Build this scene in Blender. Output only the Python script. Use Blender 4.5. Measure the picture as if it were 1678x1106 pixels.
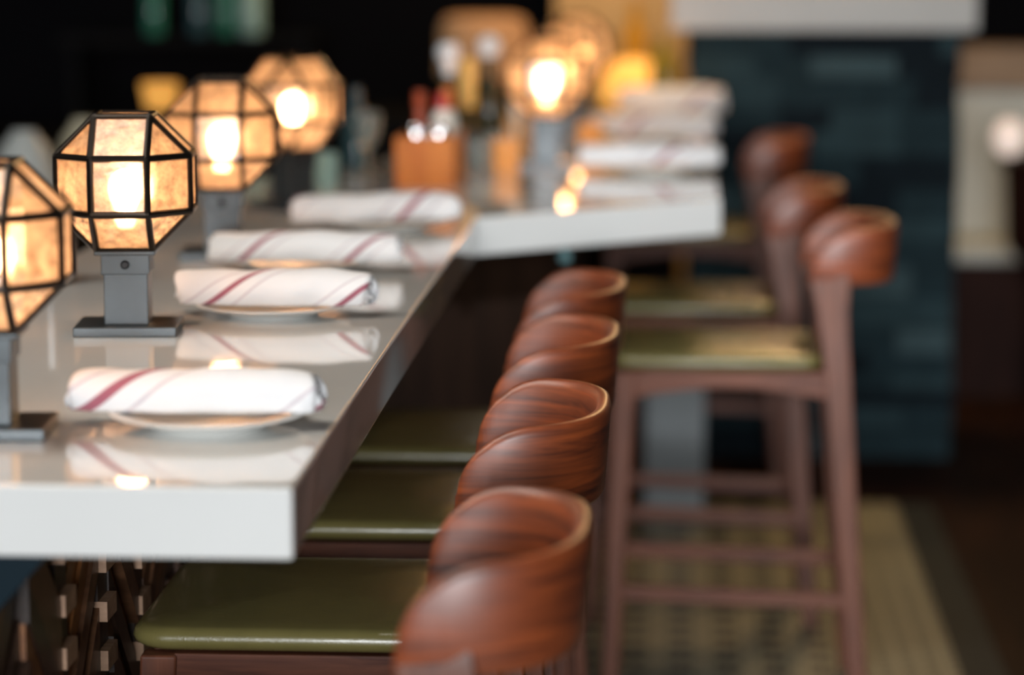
import bpy, bmesh, math, random
from mathutils import Vector, Matrix
random.seed(7)
PI = math.pi
S = bpy.context.scene
COL = S.collection
for o in list(bpy.data.objects):
    bpy.data.objects.remove(o)

# ------------------------------------------------------------------ camera
PITCH, YAW = math.radians(8.506), math.radians(3.346)
cam = bpy.data.cameras.new('camera')
cam.sensor_fit = 'HORIZONTAL'
cam.sensor_width = 36.0
cam.lens = 36.0 * 4500.0 / 1678.0
cam.clip_start, cam.clip_end = 0.05, 60
cam.dof.use_dof = True
cam.dof.focus_distance = 3.55
cam.dof.aperture_fstop = 1.75
cam_o = bpy.data.objects.new('camera', cam)
COL.objects.link(cam_o)
cam_o.location = (0, 0, 1.62)
cam_o.rotation_euler = (PI / 2 - PITCH, 0, YAW)
S.camera = cam_o

# ------------------------------------------------------------------ world, lights, exposure
w = bpy.data.worlds.new('world')
S.world = w
w.use_nodes = True
w.node_tree.nodes['Background'].inputs[0].default_value = (0.55, 0.68, 0.8, 1)
w.node_tree.nodes['Background'].inputs[1].default_value = 0.02
S.view_settings.view_transform = 'Standard'
S.view_settings.look = 'None'
S.view_settings.gamma = 1
S.view_settings.exposure = 0.0
S.view_settings.use_curve_mapping = False


def area(name, loc, target, sx, sy, power, color):
    l = bpy.data.lights.new(name, 'AREA')
    l.shape = 'RECTANGLE'
    l.size, l.size_y, l.energy, l.color = sx, sy, power, color
    o = bpy.data.objects.new(name, l)
    COL.objects.link(o)
    o.location = loc
    o.rotation_euler = (Vector(target) - Vector(loc)).to_track_quat('-Z', 'Y').to_euler()
    return o


def point(name, loc, power, color, r=0.05):
    l = bpy.data.lights.new(name, 'POINT')
    l.energy, l.color, l.shadow_soft_size = power, color, r
    o = bpy.data.objects.new(name, l)
    COL.objects.link(o)
    o.location = loc
    return o


# daylight through the tall street windows behind the camera, and an added fill spot brightening the angled counter
area('window_daylight', (-0.1, -8.9, 2.25), (-0.2, 3, 1.1), 3.4, 3.3, 1350, (0.93, 0.97, 1.0))
spot = bpy.data.lights.new('angled_counter_fill', 'SPOT')
spot.energy, spot.color, spot.spot_size, spot.spot_blend, spot.shadow_soft_size = 260, (0.92, 0.97, 1.0), math.radians(17), 0.6, 0.08
spot_o = bpy.data.objects.new('angled_counter_fill', spot)
COL.objects.link(spot_o)
spot_o.location = (2.3, 2.3, 2.6)
spot_o.rotation_euler = (Vector((-0.06, 5.55, 0.96)) - spot_o.location).to_track_quat('-Z', 'Y').to_euler()
# added fill to brighten the bar top, then warm downlights out of view
area('bar_top_fill', (-1.7, 3.1, 3.3), (-1.0, 3.1, 1.0), 0.6, 2.4, 52, (1.0, 0.93, 0.83))
area('unseen_downlight', (0.6, 8.8, 2.7), (-0.1, 5.0, 1.0), 0.35, 0.35, 24, (1.0, 0.62, 0.28))
area('unseen_downlight', (0.9, 7.6, 2.95), (0.5, 7.2, 0), 0.35, 0.35, 5, (1.0, 0.66, 0.36))
area('unseen_downlight', (-0.2, 9.0, 2.7), (-0.15, 9.8, 1.3), 0.3, 0.3, 26, (1.0, 0.66, 0.3))  # added out of view to light the tan pilaster warmly

# ------------------------------------------------------------------ materials


def new_mat(name):
    m = bpy.data.materials.new(name)
    m.use_nodes = True
    nt = m.node_tree
    b = nt.nodes['Principled BSDF']
    return m, nt, b


def mat(name, color, rough=0.5, metal=0.0, noise=0.0, nscale=20.0, coat=0.0, bump=0.0, bscale=200.0, emit=None, estr=0.0, trans=0.0, ior=1.45, spec=0.5, tint=None):
    m, nt, b = new_mat(name)
    b.inputs['Base Color'].default_value = (*color, 1)
    b.inputs['Roughness'].default_value = rough
    b.inputs['Metallic'].default_value = metal
    b.inputs['Coat Weight'].default_value = coat
    b.inputs['Coat Roughness'].default_value = 0.08
    b.inputs['Transmission Weight'].default_value = trans
    b.inputs['IOR'].default_value = ior
    b.inputs['Specular IOR Level'].default_value = spec
    if emit:
        b.inputs['Emission Color'].default_value = (*emit, 1)
        b.inputs['Emission Strength'].default_value = estr
    tc = nt.nodes.new('ShaderNodeTexCoord')
    if noise:
        n = nt.nodes.new('ShaderNodeTexNoise')
        n.inputs['Scale'].default_value = nscale
        n.inputs['Detail'].default_value = 4
        nt.links.new(tc.outputs['Object'], n.inputs['Vector'])
        mx = nt.nodes.new('ShaderNodeMix')
        mx.data_type = 'RGBA'
        t = tint or tuple(c * (1 - noise) for c in color)
        mx.inputs[6].default_value = (*t, 1)
        mx.inputs[7].default_value = (*[min(1, c * (1 + noise)) for c in color], 1)
        nt.links.new(n.outputs['Fac'], mx.inputs[0])
        nt.links.new(mx.outputs[2], b.inputs['Base Color'])
    if bump:
        n2 = nt.nodes.new('ShaderNodeTexNoise')
        n2.inputs['Scale'].default_value = bscale
        n2.inputs['Detail'].default_value = 3
        nt.links.new(tc.outputs['Object'], n2.inputs['Vector'])
        bp = nt.nodes.new('ShaderNodeBump')
        bp.inputs['Strength'].default_value = bump
        bp.inputs['Distance'].default_value = 0.002
        nt.links.new(n2.outputs['Fac'], bp.inputs['Height'])
        nt.links.new(bp.outputs['Normal'], b.inputs['Normal'])
    return m


def wood(name, dark, light, scale, rough=0.35, coat=0.0, spec=0.5):
    """Grain stretched along the axis whose scale is smallest."""
    m, nt, b = new_mat(name)
    tc = nt.nodes.new('ShaderNodeTexCoord')
    oi = nt.nodes.new('ShaderNodeObjectInfo')
    ad = nt.nodes.new('ShaderNodeVectorMath')
    ad.operation = 'MULTIPLY_ADD'
    cv = nt.nodes.new('ShaderNodeCombineXYZ')
    for i in range(3):
        nt.links.new(oi.outputs['Random'], cv.inputs[i])
    ad.inputs[1].default_value = (7, 5, 3)
    nt.links.new(cv.outputs[0], ad.inputs[0])
    nt.links.new(tc.outputs['Object'], ad.inputs[2])
    mp = nt.nodes.new('ShaderNodeMapping')
    mp.inputs['Scale'].default_value = scale
    nt.links.new(ad.outputs[0], mp.inputs['Vector'])
    n = nt.nodes.new('ShaderNodeTexNoise')
    n.inputs['Scale'].default_value = 1.0
    n.inputs['Detail'].default_value = 6
    n.inputs['Roughness'].default_value = 0.65
    n.inputs['Distortion'].default_value = 0.6
    nt.links.new(mp.outputs[0], n.inputs['Vector'])
    r = nt.nodes.new('ShaderNodeValToRGB')
    r.color_ramp.elements[0].position = 0.32
    r.color_ramp.elements[0].color = (*dark, 1)
    r.color_ramp.elements[1].position = 0.66
    r.color_ramp.elements[1].color = (*light, 1)
    nt.links.new(n.outputs['Fac'], r.inputs[0])
    nt.links.new(r.outputs[0], b.inputs['Base Color'])
    b.inputs['Roughness'].default_value = rough
    b.inputs['Coat Weight'].default_value = coat
    b.inputs['Coat Roughness'].default_value = 0.22
    b.inputs['Specular IOR Level'].default_value = spec
    return m


def emission(name, color, strength):
    m = bpy.data.materials.new(name)
    m.use_nodes = True
    nt = m.node_tree
    nt.nodes.remove(nt.nodes['Principled BSDF'])
    e = nt.nodes.new('ShaderNodeEmission')
    e.inputs[0].default_value = (*color, 1)
    e.inputs[1].default_value = strength
    nt.links.new(e.outputs[0], nt.nodes['Material Output'].inputs[0])
    return m


def lamp_glass(name, tint, haze, clear, seed_scale=70.0):
    """Old seeded pane: mostly clear, partly milky so the bulb makes it glow, with a soft gloss."""
    m = bpy.data.materials.new(name)
    m.use_nodes = True
    nt = m.node_tree
    nt.nodes.remove(nt.nodes['Principled BSDF'])
    out = nt.nodes['Material Output']
    tc = nt.nodes.new('ShaderNodeTexCoord')
    n = nt.nodes.new('ShaderNodeTexNoise')
    n.inputs['Scale'].default_value = seed_scale
    n.inputs['Detail'].default_value = 5
    n.inputs['Roughness'].default_value = 0.7
    nt.links.new(tc.outputs['Object'], n.inputs['Vector'])
    mr = nt.nodes.new('ShaderNodeMapRange')
    mr.inputs['From Min'].default_value = 0.35
    mr.inputs['From Max'].default_value = 0.7
    mr.inputs['To Min'].default_value = haze * 0.25
    mr.inputs['To Max'].default_value = min(0.95, haze * 1.9)
    nt.links.new(n.outputs['Fac'], mr.inputs['Value'])
    tr = nt.nodes.new('ShaderNodeBsdfTransparent')
    tr.inputs[0].default_value = (*clear, 1)
    tl = nt.nodes.new('ShaderNodeBsdfTranslucent')
    tl.inputs[0].default_value = (*tint, 1)
    gl = nt.nodes.new('ShaderNodeBsdfGlossy')
    gl.inputs['Roughness'].default_value = 0.08
    bp = nt.nodes.new('ShaderNodeBump')
    bp.inputs['Strength'].default_value = 0.35
    bp.inputs['Distance'].default_value = 0.003
    nt.links.new(n.outputs['Fac'], bp.inputs['Height'])
    nt.links.new(bp.outputs[0], gl.inputs['Normal'])
    rf = nt.nodes.new('ShaderNodeBsdfRefraction')
    rf.inputs['Color'].default_value = (*clear, 1)
    rf.inputs['IOR'].default_value = 1.25
    rf.inputs['Roughness'].default_value = 0.34
    m0 = nt.nodes.new('ShaderNodeMixShader')
    m0.inputs[0].default_value = 0.28
    nt.links.new(tr.outputs[0], m0.inputs[1])
    nt.links.new(rf.outputs[0], m0.inputs[2])
    m1 = nt.nodes.new('ShaderNodeMixShader')
    nt.links.new(mr.outputs[0], m1.inputs[0])
    nt.links.new(m0.outputs[0], m1.inputs[1])
    nt.links.new(tl.outputs[0], m1.inputs[2])
    m2 = nt.nodes.new('ShaderNodeMixShader')
    m2.inputs[0].default_value = 0.13
    nt.links.new(m1.outputs[0], m2.inputs[1])
    nt.links.new(gl.outputs[0], m2.inputs[2])
    nt.links.new(m2.outputs[0], out.inputs[0])
    return m


M = {}
M['quartz'] = mat('white quartz', (0.78, 0.775, 0.755), 0.05, noise=0.04, nscale=6, coat=0.45)
M['quartz'].node_tree.nodes['Principled BSDF'].inputs['Coat Roughness'].default_value = 0.03
M['walnut_band'] = wood('walnut bent band', (0.070, 0.012, 0.004), (0.44, 0.088, 0.017), (4, 4, 60), 0.5, 0.7, spec=1.0)
M['walnut_band'].node_tree.nodes['Principled BSDF'].inputs['Coat Roughness'].default_value = 0.42
M['walnut_leg'] = wood('walnut upright', (0.085, 0.027, 0.015), (0.225, 0.076, 0.040), (60, 60, 4), 0.42, spec=0.3)
M['walnut_rail'] = wood('walnut rail', (0.085, 0.026, 0.015), (0.225, 0.075, 0.039), (5, 40, 60), 0.42, spec=0.3)
M['leather'] = mat('olive leather', (0.19, 0.160, 0.054), 0.27, spec=1.0, coat=0.3, noise=0.12, nscale=30, bump=0.25, bscale=500)
M['piping'] = mat('olive piping', (0.10, 0.10, 0.03), 0.35)
M['gunmetal'] = mat('grey lamp metal', (0.050, 0.059, 0.064), 0.34, 0.25, noise=0.08, nscale=60)
M['bronze'] = mat('dark bronze came', (0.026, 0.021, 0.017), 0.32, 0.75)
M['screw'] = mat('black screw', (0.015, 0.014, 0.014), 0.3, 0.8)
M['socket'] = mat('grey socket', (0.10, 0.10, 0.10), 0.5)
M['pane'] = lamp_glass('seeded pane', (1.0, 0.86, 0.72), 0.24, (1.0, 0.92, 0.80))
M['bulb'] = emission('bulb glow', (1.0, 0.49, 0.215), 70)
M['cloth'] = None
M['plate'] = mat('glazed white china', (0.80, 0.80, 0.77), 0.28, spec=0.35)
M['redwood'] = wood('orange wood', (0.40, 0.10, 0.016), (0.58, 0.19, 0.034), (30, 30, 4), 0.45, spec=0.2)
M['base_wood'] = wood('dark bar wood', (0.015, 0.007, 0.004), (0.04, 0.018, 0.010), (30, 30, 3), 0.45)
M['stave0'] = wood('stave dark', (0.015, 0.008, 0.006), (0.04, 0.020, 0.012), (12, 30, 30), 0.4)
M['stave1'] = wood('stave brown', (0.055, 0.024, 0.012), (0.15, 0.068, 0.033), (12, 30, 30), 0.4)
M['stave2'] = wood('stave orange', (0.13, 0.045, 0.015), (0.30, 0.12, 0.038), (12, 30, 30), 0.4)
M['stave3'] = wood('stave pale', (0.26, 0.14, 0.08), (0.48, 0.29, 0.18), (12, 30, 30), 0.5)
M['bracket'] = mat('teal painted steel', (0.004, 0.013, 0.020), 0.5, 0.0, spec=0.1)
M['bolt'] = mat('teal bolt', (0.20, 0.36, 0.38), 0.25, 0.2)
M['wall_dark'] = mat('near black paint', (0.003, 0.003, 0.004), 0.9, noise=0.2, spec=0.03)
M['wall_tan'] = mat('tan plaster', (0.52, 0.33, 0.15), 0.85, noise=0.15, nscale=4)
M['ceil'] = mat('dark ceiling', (0.02, 0.018, 0.016), 0.9)
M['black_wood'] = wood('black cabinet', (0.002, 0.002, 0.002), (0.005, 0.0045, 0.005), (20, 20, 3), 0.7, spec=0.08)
M['cap'] = mat('pale stone cap', (0.42, 0.41, 0.385), 0.4, noise=0.08, nscale=8)
for i, c in enumerate([(0.013, 0.028, 0.034), (0.024, 0.047, 0.054), (0.048, 0.080, 0.088), (0.004, 0.009, 0.013)]):
    M['slate%d' % i] = mat('slate %d' % i, c, 0.7, spec=0.12, noise=0.35, nscale=14, bump=0.6, bscale=40)
M['grey_pier'] = mat('pale grey paint', (0.25, 0.275, 0.285), 0.5, noise=0.05)
M['chrome'] = mat('chrome', (0.75, 0.75, 0.76), 0.16, 1.0)
M['glint_white'] = mat('glint white stopper', (0.93, 0.93, 0.94), 0.3)  # white stands in for the bright highlight on shiny stoppers
M['red_plastic'] = mat('red cap', (0.45, 0.03, 0.02), 0.35)
M['orange_plastic'] = mat('orange cap', (0.7, 0.2, 0.03), 0.35)
M['sauce'] = mat('red sauce', (0.36, 0.07, 0.03), 0.2)
M['label'] = mat('cream label', (0.75, 0.70, 0.62), 0.6)
M['dark_bottle'] = mat('dark olive bottle', (0.03, 0.03, 0.012), 0.1, noise=0.2)
M['gold_foil'] = mat('gold foil', (0.92, 0.60, 0.17), 0.35, 0.0)
M['green_glass'] = mat('green glass', (0.03, 0.15, 0.10), 0.12)
M['mint_glass'] = mat('mint glass', (0.25, 0.38, 0.34), 0.15)
M['teal_glass'] = mat('teal glass', (0.03, 0.07, 0.08), 0.1)
M['clear_glass'] = mat('clear glass', (0.85, 0.9, 0.88), 0.03, trans=0.9, ior=1.3)
M['amber_glow'] = mat('amber glass', (0.8, 0.36, 0.08), 0.2, emit=(1.0, 0.46, 0.09), estr=1.15)
M['amber_dim'] = mat('dim amber glass', (0.6, 0.28, 0.06), 0.2, emit=(1.0, 0.46, 0.09), estr=0.55)
M['amber_glass'] = mat('amber bottle glass', (0.50, 0.24, 0.02), 0.15)
M['olive_glass'] = mat('olive bottle glass', (0.30, 0.22, 0.02), 0.15)
M['votive'] = mat('votive glass', (0.45, 0.18, 0.06), 0.2, emit=(1.0, 0.40, 0.1), estr=0.4)
M['shade'] = mat('tan linen shade', (0.42, 0.22, 0.11), 0.8, emit=(1.0, 0.55, 0.25), estr=0.10)
M['bench'] = mat('pale grey upholstery', (0.55, 0.55, 0.50), 0.8, noise=0.06)
M['tan_wood'] = wood('tan rail wood', (0.16, 0.085, 0.03), (0.30, 0.17, 0.07), (3, 30, 30), 0.5)
M['red_brown'] = wood('red brown wood', (0.012, 0.004, 0.003), (0.026, 0.009, 0.006), (20, 20, 3), 0.6, spec=0.08)
M['globe'] = mat('frosted globe', (0.9, 0.75, 0.66), 0.3, emit=(1.0, 0.78, 0.66), estr=0.55)
M['black_plastic'] = mat('black straw', (0.008, 0.009, 0.011), 0.22)
M['grey_ceramic'] = mat('grey ceramic', (0.40, 0.42, 0.40), 0.35)
M['sand_ceramic'] = mat('sand ceramic', (0.42, 0.38, 0.27), 0.4)


def cloth_material():
    m, nt, b = new_mat('white striped linen')
    uv = nt.nodes.new('ShaderNodeUVMap')
    sx = nt.nodes.new('ShaderNodeSeparateXYZ')
    nt.links.new(uv.outputs[0], sx.inputs[0])
    r = nt.nodes.new('ShaderNodeValToRGB')
    cr = r.color_ramp
    cr.interpolation = 'LINEAR'
    W = (0.86, 0.86, 0.87, 1)
    G = (0.66, 0.60, 0.64, 1)
    RD = (0.38, 0.12, 0.165, 1)
    stops = [(0.0, W), (0.30, W), (0.305, G), (0.325, G), (0.33, W), (0.455, W), (0.462, RD), (0.525, RD), (0.532, W), (0.655, W), (0.66, G), (0.68, G), (0.685, W), (1.0, W)]
    cr.elements[0].position, cr.elements[0].color = stops[0]
    cr.elements[1].position, cr.elements[1].color = stops[-1]
    for p, c in stops[1:-1]:
        e = cr.elements.new(p)
        e.color = c
    fr = nt.nodes.new('ShaderNodeMath')
    fr.operation = 'FRACT'
    nt.links.new(sx.outputs[0], fr.inputs[0])
    nt.links.new(fr.outputs[0], r.inputs[0])
    nt.links.new(r.outputs[0], b.inputs['Base Color'])
    b.inputs['Roughness'].default_value = 0.9
    b.inputs['Sheen Weight'].default_value = 0.2
    tc = nt.nodes.new('ShaderNodeTexCoord')
    n = nt.nodes.new('ShaderNodeTexNoise')
    n.inputs['Scale'].default_value = 45
    n.inputs['Detail'].default_value = 4
    nt.links.new(tc.outputs['Object'], n.inputs['Vector'])
    bp = nt.nodes.new('ShaderNodeBump')
    bp.inputs['Strength'].default_value = 0.5
    bp.inputs['Distance'].default_value = 0.004
    nt.links.new(n.outputs['Fac'], bp.inputs['Height'])
    nt.links.new(bp.outputs[0], b.inputs['Normal'])
    return m


M['cloth'] = cloth_material()


def tile_material():
    """Mosaic floor: dark squares on a beige grid, finer beige border band beside it."""
    m, nt, b = new_mat('beige mosaic tile')
    tc = nt.nodes.new('ShaderNodeTexCoord')
    sx = nt.nodes.new('ShaderNodeSeparateXYZ')
    nt.links.new(tc.outputs['Object'], sx.inputs[0])

    def math_(op, a, bb=None):
        n = nt.nodes.new('ShaderNodeMath')
        n.operation = op
        for i, v in enumerate((a, bb)):
            if v is None:
                continue
            if isinstance(v, (int, float)):
                n.inputs[i].default_value = v
            else:
                nt.links.new(v, n.inputs[i])
        return n.outputs[0]

    def squares(period, fill):
        fx = math_('FRACT', math_('DIVIDE', sx.outputs[0], period))
        fy = math_('FRACT', math_('DIVIDE', sx.outputs[1], period))
        return math_('MULTIPLY', math_('LESS_THAN', fx, fill), math_('LESS_THAN', fy, fill))

    def lines(period, wd):
        fx = math_('FRACT', math_('DIVIDE', sx.outputs[0], period))
        fy = math_('FRACT', math_('DIVIDE', sx.outputs[1], period))
        return math_('MAXIMUM', math_('LESS_THAN', fx, wd), math_('LESS_THAN', fy, wd))

    field = math_('MAXIMUM', squares(0.104, 0.5), lines(0.026, 0.1))
    border = math_('MAXIMUM', squares(0.052, 0.42), lines(0.026, 0.1))
    isb = math_('GREATER_THAN', sx.outputs[0], 0.44)
    mx0 = nt.nodes.new('ShaderNodeMix')
    nt.links.new(isb, mx0.inputs[0])
    nt.links.new(field, mx0.inputs[2])
    nt.links.new(border, mx0.inputs[3])
    n = nt.nodes.new('ShaderNodeTexNoise')
    n.inputs['Scale'].default_value = 9
    nt.links.new(tc.outputs['Object'], n.inputs['Vector'])
    bg = nt.nodes.new('ShaderNodeMix')
    bg.data_type = 'RGBA'
    bg.inputs[6].default_value = (0.38, 0.36, 0.24, 1)
    bg.inputs[7].default_value = (0.52, 0.48, 0.33, 1)
    nt.links.new(n.outputs['Fac'], bg.inputs[0])
    mx = nt.nodes.new('ShaderNodeMix')
    mx.data_type = 'RGBA'
    nt.links.new(mx0.outputs[0], mx.inputs[0])
    nt.links.new(bg.outputs[2], mx.inputs[6])
    mx.inputs[7].default_value = (0.035, 0.045, 0.045, 1)
    nt.links.new(mx.outputs[2], b.inputs['Base Color'])
    b.inputs['Roughness'].default_value = 0.4
    return m


M['tile'] = tile_material()
M['floor_wood'] = wood('dark plank floor', (0.012, 0.005, 0.004), (0.030, 0.012, 0.007), (12, 2, 12), 0.6, spec=0.08)
M['floor_edge'] = mat('grey border stone', (0.035, 0.040, 0.040), 0.6, noise=0.15, spec=0.15)

# ------------------------------------------------------------------ mesh helpers


class MB:
    def __init__(s):
        s.bm = bmesh.new()

    def box(s, x0, x1, y0, y1, z0, z1, mi=0):
        return s.hexa([(x0, y0, z0), (x1, y0, z0), (x1, y1, z0), (x0, y1, z0)], [(x0, y0, z1), (x1, y0, z1), (x1, y1, z1), (x0, y1, z1)], mi)

    def hexa(s, lo, hi, mi=0):
        a = [s.bm.verts.new(p) for p in lo]
        b = [s.bm.verts.new(p) for p in hi]
        n = len(a)
        fs = [s.bm.faces.new(a[::-1]), s.bm.faces.new(b)]
        for i in range(n):
            fs.append(s.bm.faces.new((a[i], a[(i + 1) % n], b[(i + 1) % n], b[i])))
        for f in fs:
            f.material_index = mi
        return s

    def loft(s, rings, closed=True, caps=True, mi=0):
        vs = [[s.bm.verts.new(p) for p in r] for r in rings]
        n = len(vs[0])
        for a, b in zip(vs, vs[1:]):
            for i in range(n if closed else n - 1):
                f = s.bm.faces.new((a[i], a[(i + 1) % n], b[(i + 1) % n], b[i]))
                f.material_index = mi
        if caps and closed:
            s.bm.faces.new(vs[0][::-1]).material_index = mi
            s.bm.faces.new(vs[-1]).material_index = mi
        return s

    def beam(s, pts, sizes, mi=0):
        """Rectangular bar through near vertical points; sizes (x, y) per point."""
        rings = []
        for (x, y, z), (a, b) in zip(pts, sizes):
            rings.append([(x - a / 2, y - b / 2, z), (x + a / 2, y - b / 2, z), (x + a / 2, y + b / 2, z), (x - a / 2, y + b / 2, z)])
        return s.loft(rings, mi=mi)

    def tube(s, pts, r, n=8, mi=0):
        pts = [Vector(p) for p in pts]
        rings = []
        for i, p in enumerate(pts):
            t = (pts[min(i + 1, len(pts) - 1)] - pts[max(i - 1, 0)]).normalized()
            u = t.cross(Vector((0, 0, 1)))
            if u.length < 1e-4:
                u = Vector((1, 0, 0))
            u.normalize()
            v = t.cross(u)
            rr = r[i] if isinstance(r, (list, tuple)) else r
            rings.append([p + u * math.cos(2 * PI * k / n) * rr + v * math.sin(2 * PI * k / n) * rr for k in range(n)])
        return s.loft(rings, mi=mi)

    def lathe(s, prof, n=40, cx=0, cy=0, mi=0):
        """prof: (r, z) pairs; r = 0 at an end closes it."""
        rings = []
        for r, z in prof:
            if r < 1e-6:
                rings.append([s.bm.verts.new((cx, cy, z))])
            else:
                rings.append([s.bm.verts.new((cx + r * math.cos(2 * PI * k / n), cy + r * math.sin(2 * PI * k / n), z)) for k in range(n)])
        for a, b in zip(rings, rings[1:]):
            for k in range(n):
                k2 = (k + 1) % n
                if len(a) == 1 and len(b) == 1:
                    continue
                if len(a) == 1:
                    f = s.bm.faces.new((a[0], b[k], b[k2]))
                elif len(b) == 1:
                    f = s.bm.faces.new((a[k], a[k2], b[0]))
                else:
                    f = s.bm.faces.new((a[k], a[k2], b[k2], b[k]))
                f.material_index = mi
        return s

    def build(s, name, mats, parent=None, smooth=False, bevel=0.0, seg=2, normals=True):
        bm = s.bm
        if normals:
            bmesh.ops.recalc_face_normals(bm, faces=bm.faces)
        if bevel:
            es = [e for e in bm.edges if len(e.link_faces) == 2 and e.calc_face_angle(0) > 0.5]
            bmesh.ops.bevel(bm, geom=es, offset=bevel, segments=seg, profile=0.5, affect='EDGES', clamp_overlap=True)
        me = bpy.data.meshes.new(name)
        bm.to_mesh(me)
        bm.free()
        for m_ in (mats if isinstance(mats, (list, tuple)) else [mats]):
            me.materials.append(M[m_])
        o = bpy.data.objects.new(name, me)
        COL.objects.link(o)
        if parent:
            o.parent = parent
        if smooth:
            for p in me.polygons:
                p.use_smooth = True
            if smooth == 'angle':
                me.set_sharp_from_angle(angle=math.radians(35))
            if bevel:
                wn = o.modifiers.new('weighted normal', 'WEIGHTED_NORMAL')
                wn.weight = 100
        return o


def tag(o, label=None, cat=None, group=None, kind=None):
    for k, v in (('label', label), ('category', cat), ('group', group), ('kind', kind)):
        if v:
            o[k] = v
    return o


def empty(name, loc, rz=0.0):
    o = bpy.data.objects.new(name, None)
    COL.objects.link(o)
    o.location = loc
    o.rotation_euler = (0, 0, rz)
    o.empty_display_size = 0.05
    return o


def clone(o, parent=None):
    c = o.copy()
    COL.objects.link(c)
    if parent:
        c.parent = parent
    for ch in list(o.children):
        clone(ch, c)
    return c


def struct(o):
    o['kind'] = 'structure'
    return o


# ------------------------------------------------------------------ room shell
TOP = 1.06
struct(MB().box(-3.2, 3.0, -9.0, 10.4, -0.10, 0.0).build('floor', 'floor_wood'))
struct(MB().box(-0.36, 0.64, 1.2, 7.68, 0.0, 0.004).build('floor_tile', 'tile'))
struct(MB().box(0.64, 0.74, 1.2, 7.68, 0.0, 0.004).build('floor_tile_border', 'floor_edge'))
struct(MB().box(-3.2, 3.0, -9.0, 10.4, 4.3, 4.4).build('ceiling', 'ceil'))
struct(MB().box(-3.3, -3.2, -9.0, 10.4, 0, 4.3).build('wall_left', 'wall_dark'))
struct(MB().box(3.0, 3.1, -9.0, 10.4, 0, 4.3).build('wall_right', 'wall_dark'))
struct(MB().box(-3.2, 3.0, 10.4, 10.5, 0, 4.3).build('wall_back', 'wall_dark'))
mb = MB()
mb.box(-3.2, -2.05, -9.1, -9.0, 0, 4.3).box(1.45, 3.0, -9.1, -9.0, 0, 4.3).box(-2.05, 1.45, -9.1, -9.0, 0, 0.55).box(-2.05, 1.45, -9.1, -9.0, 3.95, 4.3)
struct(mb.build('wall_front', 'wall_dark'))
# tan plaster pilaster standing in front of the dark back wall
struct(MB().box(-0.42, 0.20, 9.85, 10.4, 0, 4.3).build('wall_pilaster', 'wall_tan'))

# ------------------------------------------------------------------ bar counter
YN = 2.70
outline = [(-0.380, YN), (-0.380, 5.31), (0.102, 5.71), (0.102, 8.32), (-0.66, 8.32), (-0.70, 6.62), (-1.03, 5.95), (-1.03, YN)]
mb = MB()
mb.hexa([(x, y, TOP - 0.075) for x, y in outline], [(x, y, TOP) for x, y in outline])
slab = mb.build('counter_top', 'quartz', smooth=True, bevel=0.004, seg=3)
tag(slab, 'long glossy white quartz bar counter top that bends towards the slate pillar', 'counter')

base = empty('bar_cabinet', (-0.86, YN + 0.06, 0))
tag(base, 'dark wood bar base with carved chevron staves under the white counter', 'bar')


def rel(o, root):
    o.parent = root
    o.matrix_parent_inverse = Matrix.Translation(root.location).inverted()
    return o


bout = [(-0.735, 2.78), (-0.735, 5.50), (-0.25, 5.95), (-0.25, 8.26), (-0.55, 8.26), (-0.60, 6.60), (-0.95, 5.93), (-0.95, 2.78)]
mb = MB()
mb.hexa([(x, y, 0.0) for x, y in bout], [(x, y, TOP - 0.076) for x, y in bout])
rel(mb.build('body', 'base_wood'), base)
# chevron staves on the long face towards the stools
rnd = random.Random(5)
mb = MB()
cols = [(2.80, 2.965), (2.965, 3.125), (3.185, 3.36), (3.42, 3.59), (3.65, 3.83), (3.89, 4.07), (4.13, 4.31), (4.37, 4.55), (4.61, 4.79), (4.85, 5.03), (5.09, 5.27)]
strips = [(3.125, 3.185), (3.36, 3.42), (3.59, 3.65), (3.83, 3.89), (4.07, 4.13), (4.31, 4.37), (4.55, 4.61), (4.79, 4.85), (5.03, 5.09)]
X0 = -0.735
for ci, (ya, yb) in enumerate(cols):
    up = -1 if ci % 2 else 1
    rise = (yb - ya) * 1.0
    z = 0.02
    k = 0
    while z < 0.98:
        h = 0.048
        pr = rnd.choice([0.003, 0.008, 0.014, 0.019])
        mi = rnd.choice([0, 0, 1, 1, 1, 2, 2])
        za, zb = (z, z + rise) if up > 0 else (z + rise, z)
        za, zb = za - 0.15, zb - 0.15
        c = lambda v: max(0.01, min(TOP - 0.08, v))
        q = [(ya, c(za)), (yb, c(zb)), (yb, c(zb + h)), (ya, c(za + h))]
        if max(abs(q[3][1] - q[0][1]), abs(q[2][1] - q[1][1])) > 0.004:
            mb.hexa([(X0, y_, z_) for y_, z_ in q], [(X0 + pr, y_, z_) for y_, z_ in q], mi)
        z += h
        k += 1
for (ya, yb) in strips:
    z = 0.02 + rnd.random() * 0.04
    k = 0
    while z < 0.96:
        if k % 2 == 0:
            mb.box(X0, X0 + 0.024, ya, yb, z, z + 0.026, 3 if rnd.random() < 0.75 else 1)
        else:
            mb.box(X0, X0 + 0.012, ya, yb, z, z + 0.038, 0)
        z += 0.026 if k % 2 == 0 else 0.038
        k += 1
rel(mb.build('chevron_panel', ['stave0', 'stave1', 'stave2', 'stave3'], bevel=0.0), base)
mb = MB()
g = [(-0.735, TOP - 0.076), (-0.642, TOP - 0.076), (-0.642, TOP - 0.084), (-0.715, TOP - 0.165), (-0.735, TOP - 0.165)]
mb.hexa([(x, 2.765, z) for x, z in g], [(x, 2.777, z) for x, z in g])
br = rel(mb.build('support_bracket', 'bracket', bevel=0.001), base)
mb = MB()
mb.tube([(-0.700, 2.757, 0.934), (-0.700, 2.766, 0.934)], [0.006, 0.010], 12)
b_ = mb.build('bolt', 'bolt', smooth=True)
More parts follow.
